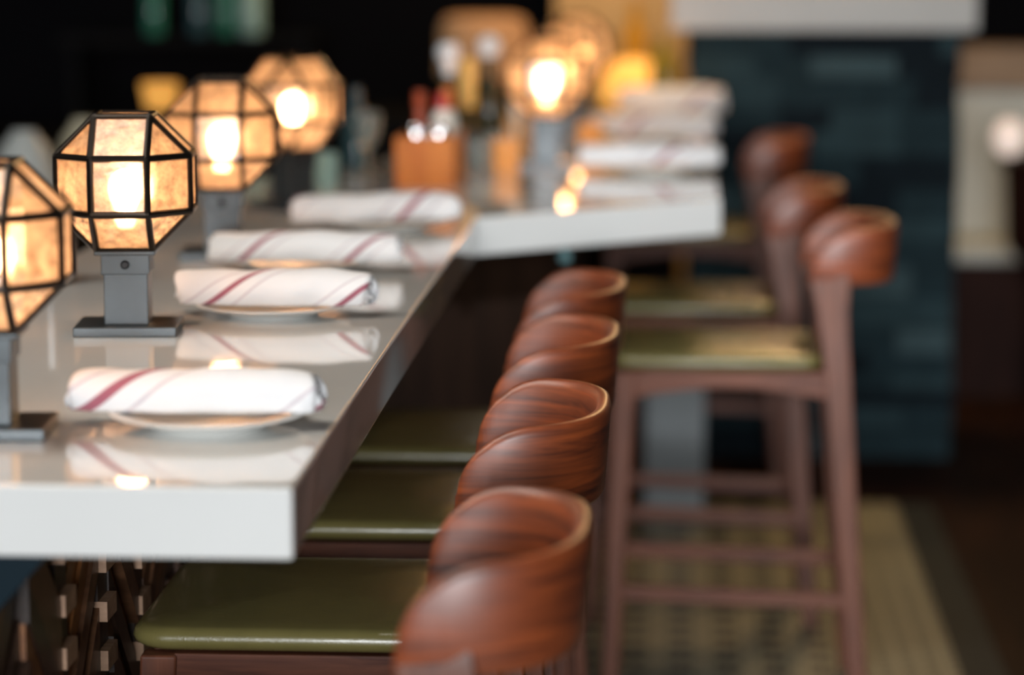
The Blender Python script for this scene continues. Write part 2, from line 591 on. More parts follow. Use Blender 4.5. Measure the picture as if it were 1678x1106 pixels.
b_.parent = br
b_.matrix_parent_inverse = Matrix.Translation(base.location).inverted()
hk = MB().lathe([(0, 0.0), (0.007, 0.0), (0.007, 0.012), (0.013, 0.018), (0.013, 0.028), (0.009, 0.034), (0, 0.034)], 20).build('purse_hook', 'bolt', smooth='angle')
hk.location = (-0.215, 5.50, TOP - 0.0755)
hk.rotation_euler = (PI, 0, 0)
tag(hk, 'small round teal metal hook hanging under the angled edge of the white counter', 'hook')
crate = empty('storage_box', (0.01, 7.56, 0.004))
tag(crate, 'low pale grey storage box on the floor behind the fully visible bar stool', 'box')
MB().box(-0.08, 0.085, -0.16, 0.16, 0, 0.52).build('body', 'grey_pier', crate, smooth=True, bevel=0.006)
MB().box(-0.084, 0.089, -0.164, 0.164, 0.52, 0.56).build('lid', 'grey_pier', crate, smooth=True, bevel=0.006)

# ------------------------------------------------------------------ bar stools


def band_mesh():
    mb = MB()
    a, b = 0.145, 0.185
    xc = 0.205
    xt = 0.176
    path = []
    for i in range(5):
        path.append((xt + (xc - xt) * i / 5, -b))
    N = 44
    for i in range(N + 1):
        t = -PI / 2 + PI * i / N
        ct, st = math.cos(t), math.sin(t)
        e = 2 / 2.7
        path.append((xc + a * abs(ct) ** e, b * math.copysign(abs(st) ** e, st)))
    for i in range(5):
        path.append((xc - (xc - xt) * (i + 1) / 5, b))
    # arc length
    S_ = [0]
    for p, q in zip(path, path[1:]):
        S_.append(S_[-1] + math.hypot(q[0] - p[0], q[1] - p[1]))
    L = S_[-1]
    rings = []
    n = len(path)
    th = 0.019
    for i, (x, y) in enumerate(path):
        p0, p1 = path[max(i - 1, 0)], path[min(i + 1, n - 1)]
        tx, ty = p1[0] - p0[0], p1[1] - p0[1]
        l = math.hypot(tx, ty)
        nx, ny = ty / l, -tx / l          # outward
        s = min(S_[i], L - S_[i])
        r = 0.095
        k = 1.0 if s >= r else math.sqrt(max(0.0, 1 - (1 - s / r) ** 2))
        zb = 0.902
        zt = zb + 0.012 + 0.098 * k
        back = (x - xc) / a if x > xc else 0
        zt += 0.006 * back
        ring = []
        prof = [(-0.5, 0.04), (-0.5, 0.90), (-0.36, 0.975), (0, 1.0), (0.36, 0.975), (0.5, 0.90), (0.5, 0.04), (0.36, 0.0), (-0.36, 0.0)]
        for u, v in prof:
            z = zb + (zt - zb) * v
            flare = 0.008 * (z - 0.905) / 0.11 - 0.003
            off = u * th + flare
            ring.append((x + nx * off, y + ny * off, z))
        rings.append(ring)
    mb.loft(rings)
    return mb


def seat_mesh(hx, hy, z0, z1, crown):
    mb = MB()

    def ringpts(ax, ay, z, rad=0.045, n=6, crownz=0.0):
        pts = []
        for cx, cy, a0 in ((ax - rad, ay - rad, 0), (-ax + rad, ay - rad, PI / 2), (-ax + rad, -ay + rad, PI), (ax - rad, -ay + rad, 3 * PI / 2)):
            for k in range(n + 1):
                a = a0 + PI / 2 * k / n
                pts.append((cx + rad * math.cos(a), cy + rad * math.sin(a), z))
        return pts
    rings = [ringpts(hx - 0.016, hy - 0.016, z0)]
    for k in range(7):
        t = PI * (k / 6.0) - PI / 2
        rings.append(ringpts(hx - 0.016 + 0.016 * math.cos(t), hy - 0.016 + 0.016 * math.cos(t), z0 + (z1 - z0) * (0.5 + 0.5 * math.sin(t))))
    for k in range(1, 8):
        f = 1 - k / 8.0
        rings.append(ringpts((hx - 0.016) * f, (hy - 0.016) * f, z1 + crown * (1 - f * f), rad=max(0.006, 0.045 * f)))
    mb.loft(rings)
    return mb


def make_stool():
    root = empty('bar_stool', (0, 0, 0))
    st = seat_mesh(0.219, 0.207, 0.729, 0.759, 0.010)
    bmesh.ops.translate(st.bm, verts=st.bm.verts, vec=(-0.012, 0, 0))
    st.build('seat', 'leather', root, smooth=True)
    for s in (-1, 1):
        mb = MB()
        mb.beam([(-0.224, s * 0.198, 0), (-0.211, s * 0.192, 0.35), (-0.193, s * 0.186, 0.724)], [(0.032, 0.030), (0.038, 0.034), (0.046, 0.036)])
        mb.build('front_leg', 'walnut_leg', root, smooth=True, bevel=0.004)
    for s in (-1, 1):
        mb = MB()
        zs = [0, 0.2, 0.4, 0.6, 0.70, 0.78, 0.85, 0.905, 0.93]
        cx = [0.292, 0.276, 0.260, 0.245, 0.237, 0.230, 0.223, 0.217, 0.215]
        wx = [0.036, 0.041, 0.046, 0.050, 0.053, 0.056, 0.064, 0.080, 0.078]
        cy = [0.200, 0.196, 0.192, 0.188, 0.186, 0.1845, 0.1830, 0.1845, 0.1845]
        wy = [0.028, 0.030, 0.032, 0.033, 0.032, 0.027, 0.022, 0.0165, 0.012]
        mb.beam([(x, s * y, z) for x, y, z in zip(cx, cy, zs)], list(zip(wx, wy)))
        mb.build('rear_leg', 'walnut_leg', root, smooth=True, bevel=0.004)
    # arched side rails
    for s in (-1, 1):
        mb = MB()
        n = 14
        rings = []
        for i in range(n + 1):
            x = -0.175 + 0.390 * i / n
            t = 2 * i / n - 1
            zb = 0.669 + 0.022 * (1 - t * t)
            y = s * 0.186
            rings.append([(x, y - 0.011, zb), (x, y + 0.011, zb), (x, y + 0.011, 0.725), (x, y - 0.011, 0.725)])
        mb.loft(rings).build('side_rail', 'walnut_rail', root, bevel=0.002)
    mb = MB().box(-0.204, -0.182, -0.172, 0.172, 0.677, 0.725)
    mb.build('front_rail', 'walnut_rail', root, bevel=0.002)
    mb = MB().box(0.218, 0.240, -0.172, 0.172, 0.677, 0.725)
    mb.build('rear_rail', 'walnut_rail', root, bevel=0.002)
    for s in (-1, 1):
        mb = MB()
        y = s * 0.194
        mb.hexa([(-0.210, y - 0.009, 0.250), (0.268, y - 0.009, 0.236), (0.268, y + 0.009, 0.236), (-0.210, y + 0.009, 0.250)],
                [(-0.210, y - 0.009, 0.282), (0.268, y - 0.009, 0.268), (0.268, y + 0.009, 0.268), (-0.210, y + 0.009, 0.282)])
        mb.build('side_stretcher', 'walnut_rail', root, bevel=0.002)
    MB().box(-0.224, -0.204, -0.185, 0.185, 0.29, 0.325).build('footrest', 'walnut_rail', root, bevel=0.002)
    band_mesh().build('backrest', 'walnut_band', root, smooth=True)
    return root


proto = make_stool()
stools = [
    (-0.442, 2.765, 0.0, "walnut bar stool beside the counter's white end face, its seat below the frame", 'walnut stools along the long counter edge'),
    (-0.440, 3.490, 0.0, "walnut bar stool with olive seat, second from the counter's white end face", 'walnut stools along the long counter edge'),
    (-0.440, 4.120, 0.0, "walnut bar stool with olive seat, third from the counter's white end face", 'walnut stools along the long counter edge'),
    (-0.440, 4.690, 0.0, "walnut bar stool with blurred curved back, fourth from the white end face", 'walnut stools along the long counter edge'),
    (0.102, 5.700, 0.0, 'walnut bar stool with olive seat, whole side and both side stretchers showing on mosaic floor', 'walnut stools at the far counter'),
    (0.040, 6.480, 0.0, 'blurred walnut bar stool at the far counter, directly behind the one showing its whole side', 'walnut stools at the far counter'),
    (0.030, 7.990, 0.0, 'blurred walnut bar stool at the far counter standing closest to the slate pillar', 'walnut stools at the far counter'),
]
for i, (x, y, rz, lab, grp) in enumerate(stools):
    o = proto if i == 0 else clone(proto)
    o.location = (x, y, 0.004 if x > -0.3 else 0.0)
    o.rotation_euler = (0, 0, rz)
    tag(o, lab, 'bar stool', grp)

# ------------------------------------------------------------------ lanterns


def make_lantern():
    root = empty('table_lantern', (0, 0, 0))
    a = 0.0765
    h = a / 2
    H = h * (1 + math.sqrt(2))
    zc = 0.1175 + H + 0.001
    MB().box(-0.071, 0.071, -0.058, 0.058, 0.0, 0.0135).build('base', 'gunmetal', root, smooth=True, bevel=0.0015)
    MB().box(-0.0305, 0.0305, -0.0305, 0.0305, 0.0135, 0.089).build('post', 'gunmetal', root, smooth=True, bevel=0.0012)
    col = MB().box(-0.0335, 0.0335, -0.0335, 0.0335, 0.084, 0.1115).box(-0.042, 0.042, -0.042, 0.042, 0.1115, 0.1175).build('collar', 'gunmetal', root, smooth=True, bevel=0.0012)
    MB().tube([(0, -0.033, 0.098), (0, -0.0365, 0.098), (0, -0.0385, 0.098)], [0.0062, 0.0062, 0.004], 16).build('screw', 'screw', col, smooth='angle')
    # rhombicuboctahedron: permutations of (h, h, H)
    V = []
    for sx in (-1, 1):
        for sy in (-1, 1):
            for sz in (-1, 1):
                V += [(sx * h, sy * h, sz * H), (sx * h, sy * H, sz * h), (sx * H, sy * h, sz * h)]
    V = [Vector(v) for v in V]
    bmh = bmesh.new()
    for v in V:
        bmh.verts.new(v)
    bmesh.ops.convex_hull(bmh, input=bmh.verts)
    bmesh.ops.dissolve_limit(bmh, angle_limit=0.02, verts=bmh.verts, edges=bmh.edges)
    fb = MB()
    cames = [(e.verts[0].co.copy(), e.verts[1].co.copy()) for e in bmh.edges]
    for p, q in cames:
        d = (q - p).normalized()
        m = ((p + q) / 2)
        out = m.normalized()
        side = d.cross(out).normalized()
        wd, dp = 0.0045, 0.0034
        pp, qq = p - d * 0.001, q + d * 0.001
        c = Vector((0, 0, zc))
        rings = [[e + c + side * wd + out * -dp, e + c + side * wd + out * dp * 0.55, e + c + side * wd * 0.45 + out * dp, e + c - side * wd * 0.45 + out * dp, e + c - side * wd + out * dp * 0.55, e + c - side * wd - out * dp] for e in (pp, qq)]
        fb.loft(rings)
    fb.build('frame', 'bronze', root)
    gb = MB()
    for f in bmh.faces:
        n = f.normal.copy()
        if n.z < -0.9:
            continue
        gb.bm.faces.new([gb.bm.verts.new(v.co + Vector((0, 0, zc))) for v in f.verts])
    bmh.free()
    gb.build('glass_panes', 'pane', root)
    MB().lathe([(0, 0.114), (0.019, 0.114), (0.019, 0.135), (0.016, 0.137), (0.016, 0.158), (0.012, 0.162), (0, 0.162)], 20).build('bulb_socket', 'socket', root, smooth='angle')
    MB().lathe([(0, 0.160), (0.009, 0.162), (0.012, 0.172), (0.019, 0.186), (0.0225, 0.200), (0.0205, 0.214), (0.013, 0.224), (0, 0.228)], 20).build('bulb', 'bulb', root, smooth=True)
    return root


lan = make_lantern()
lamps = [
    (-0.762, 2.985, 0.08, 'lit faceted glass lantern cut off by the frame edge beside the closest napkin'),
    (-0.757, 3.765, 0.09, 'sharp, wholly visible lit faceted glass lantern on grey post'),
    (-0.766, 4.640, 0.09, 'lit faceted glass lantern on grey post, slightly blurred just behind the sharp one'),
    (-0.762, 5.480, PI / 4, 'lit faceted glass lantern turned cornerwise on dark post, before the wooden condiment box'),
    (-0.296, 6.470, 0.0, 'lit glass lantern on grey post blurred by the dark bottles and farther napkins'),
    (-0.292, 7.300, 0.05, 'blurred lit glass lantern directly behind the lantern beside the dark bottles'),
    (-0.280, 8.080, 0.0, 'blurred lit glass lantern at the very end of the far counter'),
]
for i, (x, y, rz, lab) in enumerate(lamps):
    o = lan if i == 0 else clone(lan)
    o.location = (x, y, TOP)
    o.rotation_euler = (0, 0, rz)
    tag(o, lab, 'lamp', 'faceted lanterns along the counter')

# ------------------------------------------------------------------ place settings


def make_plate():
    return MB().lathe([(0, 0.004), (0.055, 0.004), (0.058, 0.0), (0.064, 0.0), (0.066, 0.0035), (0.090, 0.010), (0.112, 0.0165), (0.1135, 0.0178), (0.112, 0.019),
                       (0.090, 0.0135), (0.070, 0.0085), (0.062, 0.0072), (0, 0.0072)], 72).build('side_plate', 'plate', smooth=True)


def make_napkin(L, R, off, seed, slope=1.0, flap=0.5, period=0.20, lay=0.0, squash=0.86, splay=0.0):
    """Linen rolled up as a spiral; its outer edge runs diagonally across the roll."""
    rn = random.Random(seed)
    mb = MB()
    nu, nt_ = 46, 96
    turns = 2.6
    uvs = {}
    grid = []
    ph = [rn.random() * 6 for _ in range(6)]
    for i in range(nu + 1):
        u = i / nu
        row = []
        th1 = -PI * 0.62 - flap * (u - 0.5) * 2 * 1.0
        th0 = th1 - turns * 2 * PI
        arc = 0
        prev = None
        for j in range(nt_ + 1):
            v = j / nt_
            t = th0 + (th1 - th0) * v
            r = R * (0.22 + 0.78 * v ** 0.85)
            edge = min(u, 1 - u)
            wob = 1 + 0.05 * math.sin(u * 9 + t * 1.3 + ph[0]) + 0.03 * math.sin(u * 23 + t * 2 + ph[1])
            wob *= 1 - 0.10 * math.exp(-edge / 0.03) + 0.10 * math.sin(u * PI * 1.0) - 0.06
            rr = r * wob
            jut = 0.010 * math.sin(t * 0.9 + ph[2]) + 0.006 * math.sin(t * 2.3 + ph[3])
            x = (u - 0.5) * (L + jut)
            yy = rr * math.cos(t)
            zz = rr * math.sin(t) * squash
            # sag flat underneath
            zz = max(zz, -R * 0.62 * squash - 0.004 * (1 - v))
            yy += splay * (u - 0.5)
            if v > 0.93 and lay:
                k = (v - 0.93) / 0.07
                yy -= lay * k
            ve = mb.bm.verts.new((x, yy, zz))
            if prev is not None:
                arc += (ve.co - prev).length
            prev = ve.co.copy()
            row.append((ve, x, arc))
        # measure arc from the outer edge inwards
        tot = arc
        row = [(ve, x, a - tot) for ve, x, a in row]
        grid.append(row)
    for i in range(nu):
        for j in range(nt_):
            q = [grid[i][j], grid[i + 1][j], grid[i + 1][j + 1], grid[i][j + 1]]
            mb.bm.faces.new([c[0] for c in q])
            for c in q:
                uvs[c[0]] = c
    mb.bm.verts.ensure_lookup_table()
    zmin = min(v.co.z for v in mb.bm.verts)
    data = []
    for v in mb.bm.verts:
        c = uvs[v]
        # stripes lean to the right going up the front of the roll
        data.append(((c[1] - slope * (math.atan2(v.co.z, -v.co.y)) * R * 0.95) / period + off, 0.0))
        v.co.z -= zmin
    mb.bm.verts.index_update()
    uvl = mb.bm.loops.layers.uv.new('UVMap')
    for f in mb.bm.faces:
        cs = [data[l.vert.index][0] for l in f.loops]
        for l in f.loops:
            c = data[l.vert.index][0]
            l[uvl].uv = (c, 0)
        if max(cs) - min(cs) > 0.5:
            for l in f.loops:
                if l[uvl].uv[0] < max(cs) - 0.5:
                    l[uvl].uv = (l[uvl].uv[0] + slope * 2 * PI * R * 0.95 / period, 0)
    o = mb.build('rolled_napkin', 'cloth', smooth=True)
    s = o.modifiers.new('cloth', 'SOLIDIFY')
    s.thickness = 0.0022
    s.offset = -1
    return o


pl = make_plate()
settings = [
    # plate x, y, napkin dx, dy, rz, stripe offset, seed, plate label, napkin label, slope, period, length, radius
    (-0.522, 3.045, -0.016, 0.004, 0.0, 0.86, 3, 'white side plate closest to the white end face of the counter', 'white rolled napkin with one rose stripe, on the plate closest to the counter end', 1.15, 0.27, 0.284, 0.0355),
    (-0.580, 3.945, 0.004, -0.010, -0.02, 0.845, 8, 'white side plate under the sharp rolled napkin with open striped end', 'sharp white rolled napkin with two dark rose stripes and open right end', 1.25, 0.19, 0.285, 0.038),
    (-0.605, 4.475, 0.006, -0.012, -0.01, 0.99, 12, 'white side plate mostly hidden behind the sharp rolled napkin', 'white rolled napkin with two thin rose stripes, just behind the sharp napkin', 1.1, 0.175, 0.308, 0.0355),
    (-0.530, 5.100, -0.026, -0.010, 0.32, 0.27, 21, 'blurred white side plate in front of the wooden condiment box', 'blurred white rolled napkin lying askew in front of the wooden condiment box', 1.0, 0.25, 0.310, 0.038),
    (-0.042, 6.330, -0.010, 0.0, 0.0, 0.36, 33, 'blurred white side plate at the bend of the far counter', 'blurred white rolled napkin, lowest in view of the three on the far counter', 0.95, 0.25, 0.315, 0.038),
    (-0.046, 7.290, -0.008, 0.0, 0.0, 0.7, 41, 'blurred white side plate midway along the far counter', 'blurred white rolled napkin, middle of the three on the far counter', 0.95, 0.25, 0.335, 0.040),
    (0.004, 8.170, -0.012, 0.0, -0.06, 0.2, 55, 'blurred white side plate at the end of the far counter', 'blurred pinkish white rolled napkin, topmost in view of the three on the far counter', 0.95, 0.25, 0.31, 0.056),
]
for i, (x, y, dx, dy, rz, off, seed, lp, ln, slope, per, L, R) in enumerate(settings):
    p = pl if i == 0 else clone(pl)
    p.location = (x, y, TOP)
    tag(p, lp, 'plate', 'side plates at the place settings')
    n = make_napkin(L, R, off, seed, slope, period=per, splay=0.0)
    n.location = (x + dx, y + dy, TOP + 0.0165)
    n.rotation_euler = (0, 0, rz)
    tag(n, ln, 'napkin', 'rolled napkins at the place settings')

# ------------------------------------------------------------------ condiment box and bottles
bx = empty('condiment_box', (-0.535, 6.06, TOP), -0.02)
tag(bx, 'open orange wooden condiment box on the white counter holding bottles and shakers', 'box')
hw, hd, hh, t = 0.064, 0.125, 0.108, 0.010
MB().box(-hw, hw, -hd, hd, 0, t).build('bottom_panel', 'redwood', bx, bevel=0.001)
for s in (-1, 1):
    MB().box(-hw, hw, s * hd - t / 2, s * hd + t / 2, 0, hh).build('end_panel', 'redwood', bx, bevel=0.001)
    MB().box(s * (hw - t / 2) - t / 2, s * (hw - t / 2) + t / 2, -hd + t / 2, hd - t / 2, 0, hh).build('side_panel', 'redwood', bx, bevel=0.001)


def bottle(name, loc, prof, mats, parts, label, cat, group=None):
    """prof: body profile; parts: (name, profile, material) pieces on the bottle."""
    o = MB().lathe(prof, 24).build(name, mats, smooth='angle')
    o.location = loc
    tag(o, label, cat, group)
    for pn, pp, pm in parts:
        MB().lathe(pp, 24).build(pn, pm, o, smooth='angle')
    return o


ZB = TOP + t
shk = [(0, 0), (0.017, 0), (0.018, 0.01), (0.016, 0.085), (0, 0.085)]
lid = [(0.0172, 0.084), (0.022, 0.088), (0.024, 0.104), (0.018, 0.122), (0, 0.128)]
bottle('salt_shaker', (-0.560, 5.982, ZB), shk, 'clear_glass', [('lid', lid, 'chrome')], 'glass shaker with chrome lid in the front corner of the wooden box, beside its twin', 'shaker', 'shakers in the wooden box')
bottle('pepper_shaker', (-0.510, 5.982, ZB), shk, 'clear_glass', [('lid', lid, 'chrome')], 'glass shaker with chrome lid in wooden box, in front of the red capped bottle', 'shaker', 'shakers in the wooden box')
sb = [(0, 0), (0.020, 0), (0.021, 0.01), (0.021, 0.105), (0.010, 0.135), (0.009, 0.16), (0, 0.16)]
bottle('sauce_bottle', (-0.556, 6.035, ZB), sb, 'sauce', [('cap', [(0.0095, 0.15), (0.0125, 0.155), (0.0125, 0.192), (0, 0.194)], 'sauce'), ('label', [(0.0212, 0.05), (0.0222, 0.052), (0.0222, 0.100), (0.0212, 0.102)], 'label')],
       'slim red sauce bottle with cream label standing in the wooden box', 'bottle', 'sauce bottles in the wooden box')
o_ = bottle('sauce_bottle', (-0.508, 6.050, ZB), [(0, 0), (0.024, 0), (0.026, 0.01), (0.026, 0.12), (0.013, 0.155), (0, 0.155)], 'label', [('cap', [(0.0125, 0.150), (0.0155, 0.152), (0.014, 0.186), (0, 0.188)], 'red_plastic')],
            'white sauce bottle with red cap standing in the wooden box', 'bottle', 'sauce bottles in the wooden box')
bottle('sauce_bottle', (-0.502, 6.125, ZB), [(0, 0), (0.022, 0), (0.022, 0.12), (0.012, 0.15), (0, 0.15)], 'label', [('cap', [(0.0125, 0.146), (0.0145, 0.15), (0.013, 0.196), (0, 0.198)], 'orange_plastic')],
       'white sauce bottle with orange cap at the back of the wooden box', 'bottle', 'sauce bottles in the wooden box')
wb = [(0, 0), (0.036, 0), (0.038, 0.008), (0.038, 0.135), (0.030, 0.165), (0.016, 0.19), (0.0145, 0.245), (0, 0.245)]
bottle('wine_bottle', (-0.458, 6.86, TOP), wb, 'dark_bottle', [('stopper', [(0.015, 0.238), (0.024, 0.243), (0.031, 0.264), (0.024, 0.285), (0.012, 0.293), (0, 0.294)], 'glint_white'), ('label', [(0.0385, 0.055), (0.0392, 0.057), (0.0392, 0.128), (0.0385, 0.130)], 'dark_bottle')],
       'dark olive bottle with round glint-white stopper beside the blurred lantern', 'bottle', 'tall bottles behind the condiment box')
bottle('liquor_bottle', (-0.535, 6.57, TOP), [(0, 0), (0.034, 0), (0.036, 0.008), (0.036, 0.14), (0.028, 0.17), (0.014, 0.20), (0.014, 0.235), (0, 0.235)], 'dark_bottle',
       [('stopper', [(0.0145, 0.21), (0.015, 0.215), (0.015, 0.235), (0.024, 0.243), (0.030, 0.264), (0.022, 0.284), (0, 0.290)], 'glint_white')],
       'bottle with long glint-white stopper behind the red capped sauce bottle', 'bottle', 'tall bottles behind the condiment box')
bottle('liquor_bottle', (-0.500, 6.70, TOP), [(0, 0), (0.033, 0), (0.034, 0.008), (0.034, 0.09), (0.022, 0.115), (0.016, 0.13), (0, 0.13)], 'dark_bottle',
       [('foil', [(0.0165, 0.120), (0.0205, 0.124), (0.0200, 0.205), (0.021, 0.230), (0.015, 0.242), (0, 0.244)], 'gold_foil')],
       'dark bottle with gold foil neck between two glint-white stoppered bottles', 'bottle', 'tall bottles behind the condiment box')
bottle('tapered_glass', (-0.388, 6.82, TOP), [(0, 0), (0.026, 0), (0.026, 0.004), (0.005, 0.010), (0.005, 0.075), (0.013, 0.10), (0.024, 0.16), (0.030, 0.225), (0.027, 0.225), (0.021, 0.16), (0.010, 0.105), (0, 0.10)], 'label', [],
       'pale tapered stemmed glass beside the dark olive bottle', 'glass')
tum = [(0, 0), (0.024, 0), (0.026, 0.004), (0.030, 0.07), (0.028, 0.07), (0.0245, 0.008), (0, 0.008)]
bottle('tumbler', (-0.452, 6.34, TOP), tum, 'clear_glass', [], 'small clear tumbler beside the corner of the wooden condiment box', 'glass', 'small glasses by the lantern')
bottle('tumbler', (-0.430, 6.58, TOP), tum, 'clear_glass', [], 'small clear tumbler between the dark bottle and the amber votive', 'glass', 'small glasses by the lantern')
bottle('votive_holder', (-0.385, 6.36, TOP), [(0, 0), (0.026, 0), (0.030, 0.01), (0.032, 0.07), (0.030, 0.07), (0.026, 0.012), (0, 0.012)], 'votive', [], 'small amber votive glass beside the post of the blurred lantern', 'candle holder')
bottle('votive_holder', (-0.205, 6.93, TOP), [(0, 0), (0.026, 0), (0.030, 0.01), (0.032, 0.07), (0.030, 0.07), (0.026, 0.012), (0, 0.012)], 'votive', [], 'small amber votive glass between the blurred lantern and the far napkins', 'candle holder')
# glassware on the bartender's side, before the box
bottle('tumbler', (-0.760, 5.98, TOP), tum, 'mint_glass', [], 'small pale tumbler behind the cornerwise lantern, before the dark green bottle', 'glass', 'bar glassware by the condiment box')
bottle('goblet', (-0.690, 6.20, TOP), [(0, 0), (0.028, 0), (0.029, 0.003), (0.005, 0.008), (0.004, 0.055), (0.020, 0.075), (0.031, 0.11), (0.028, 0.145), (0.026, 0.145), (0.028, 0.11), (0.018, 0.08), (0, 0.07)], 'clear_glass', [],
       'stemmed clear glass between the cornerwise lantern and the wooden box', 'glass', 'bar glassware by the condiment box')
bottle('green_bottle', (-0.735, 6.36, TOP), [(0, 0), (0.034, 0), (0.035, 0.006), (0.035, 0.11), (0.014, 0.145), (0.013, 0.19), (0, 0.19)], 'teal_glass', [], 'dark green bottle behind the pale tumbler and cornerwise lantern', 'bottle', 'bar glassware by the condiment box')

# ------------------------------------------------------------------ straws, back bar
cup = MB().lathe([(0, 0), (0.036, 0), (0.038, 0.004), (0.040, 0.13), (0.038, 0.13), (0.036, 0.006), (0, 0.006)], 32).build('straw_cup', 'black_plastic', smooth='angle')
cup.location = (-0.982, 4.28, TOP)
tag(cup, 'black cup holding the black straws at the inner counter edge', 'cup')
rn = random.Random(2)
for k in range(6):
    y = -0.0287 + 0.0115 * k
    half = math.sqrt(0.033 ** 2 - y ** 2)
    x0 = rn.uniform(-half * 0.8, 0)
    p0 = Vector((x0, y, 0.0078))
    p1 = Vector((min(half, x0 + rn.uniform(0.02, 0.045)) * 1.3, y, rn.uniform(0.185, 0.215)))
    pts = [p0, (p0 + p1) / 2, p1]
    if k in (1, 4):
        pts = [p0, (p0 + p1) / 2, p1, p1 + Vector((0.008, 0, 0.008)), p1 + Vector((0.017, 0, 0.002)), p1 + Vector((0.022, 0, -0.022))]
    s_ = MB().tube(pts, 0.0032, 8).build('drinking_straw', 'black_plastic', smooth=True)
    s_.location = (-0.982, 4.28, TOP)
    tag(s_, 'thin black straw in the black cup at the inner counter edge', 'straw', 'black straws in the cup')

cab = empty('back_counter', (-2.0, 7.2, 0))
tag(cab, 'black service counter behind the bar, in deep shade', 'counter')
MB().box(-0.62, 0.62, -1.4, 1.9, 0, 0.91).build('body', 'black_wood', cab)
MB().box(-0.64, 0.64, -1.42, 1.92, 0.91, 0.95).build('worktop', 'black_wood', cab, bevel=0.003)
bowl = [(0, 0.18), (0.030, 0.18), (0.032, 0.170), (0.060, 0.14), (0.082, 0.07), (0.088, 0.0), (0.084, 0.0), (0.078, 0.07), (0.055, 0.135), (0, 0.165)]
bottle('mixing_bowl', (-1.575, 6.6, 0.95), bowl, 'grey_ceramic', [], 'pale grey upturned bowl behind the black straws', 'bowl', 'upturned bowls behind the bar')
bottle('mixing_bowl', (-1.46, 6.75, 0.95), [(r * 0.9, z * 1.1) for r, z in bowl], 'sand_ceramic', [], 'sand coloured upturned bowl between the black straws and the sharp lantern', 'bowl', 'upturned bowls behind the bar')
bottle('candle_lamp', (-1.37, 7.3, 0.95), [(0, 0), (0.045, 0), (0.046, 0.012), (0.012, 0.03), (0.010, 0.17), (0.03, 0.185), (0, 0.187)], 'bronze',
       [('lamp_shade', [(0.03, 0.186), (0.040, 0.190), (0.046, 0.225), (0.052, 0.255), (0.048, 0.257), (0.040, 0.225), (0.03, 0.195)], 'amber_dim')], 'small amber candle lamp glowing in the dark under the black bottle shelf', 'lamp')

shelf = MB().box(-2.15, -1.25, 9.55, 9.80, 1.215, 1.245).box(-2.12, -2.09, 9.6, 9.8, 0, 1.215).box(-1.31, -1.28, 9.6, 9.8, 0, 1.215).build('bottle_shelf', 'black_wood')
tag(shelf, 'black shelf in the dark background carrying four bottles', 'shelf')
bb = [(0, 0), (0.032, 0), (0.034, 0.006), (0.034, 0.15), (0.014, 0.19), (0.013, 0.26), (0, 0.26)]
for (x, k, mname, lab) in [(-1.83, 1.0, 'green_glass', 'dim green bottle on the black shelf, farthest from the lanterns'), (-1.67, 1.1, 'teal_glass', 'dim bluish bottle on the black shelf, second from the lone end bottle'),
                           (-1.575, 1.0, 'green_glass', 'deep green bottle on the black shelf touching the mint bottle'), (-1.485, 1.25, 'mint_glass', 'mint coloured bottle, palest on the black shelf')]:
    bottle('shelf_bottle', (x, 9.66, 1.245), [(r * k, z) for r, z in bb], mname, [], lab, 'bottle', 'bottles on the black shelf')

# ------------------------------------------------------------------ side counter with lamp and bottles at the back
sc = MB().box(-1.05, 0.02, 9.05, 9.60, 0.0, 1.0).build('side_counter', 'black_wood', bevel=0.004)
tag(sc, 'dark side counter at the back under the tan shade and amber lamp', 'counter')
dl = empty('shade_lamp', (-0.645, 9.40, 1.0))
tag(dl, 'blurred table lamp with wide tan shade behind the glint-white stoppered bottles', 'lamp')
MB().lathe([(0, 0), (0.06, 0), (0.06, 0.012), (0.012, 0.02), (0.010, 0.15), (0, 0.15)], 24).build('base', 'bronze', dl, smooth='angle')
MB().lathe([(0, 0.318), (0.110, 0.318), (0.138, 0.308), (0.150, 0.28), (0.156, 0.12), (0.152, 0.12), (0.146, 0.27), (0.11, 0.305)], 40).build('lamp_shade', 'shade', dl, smooth='angle')
al = empty('amber_lamp', (-0.135, 9.25, 1.0))
tag(al, 'bright amber glass lamp glowing behind the farthest napkin', 'lamp')
MB().lathe([(0, 0), (0.075, 0), (0.075, 0.015), (0, 0.018)], 24).build('base', 'bronze', al, smooth='angle')
MB().lathe([(0.07, 0.016), (0.10, 0.04), (0.108, 0.09), (0.095, 0.14), (0.060, 0.172), (0.035, 0.18), (0, 0.182)], 32).build('lamp_shade', 'amber_glow', al, smooth=True)
bottle('amber_bottle', (-0.130, 9.50, 1.0), [(0, 0), (0.045, 0), (0.047, 0.01), (0.047, 0.24), (0.03, 0.28), (0.018, 0.30), (0.018, 0.38), (0, 0.38)], 'amber_glass', [], 'tall amber bottle against the tan wall above the amber lamp', 'bottle', 'bottles on the side counter')
bottle('olive_bottle', (-0.035, 9.12, 1.0), [(0, 0), (0.040, 0), (0.042, 0.01), (0.042, 0.16), (0.03, 0.20), (0.017, 0.22), (0.016, 0.255), (0, 0.255)], 'olive_glass', [], 'olive yellow bottle beside the slate pillar', 'bottle', 'bottles on the side counter')

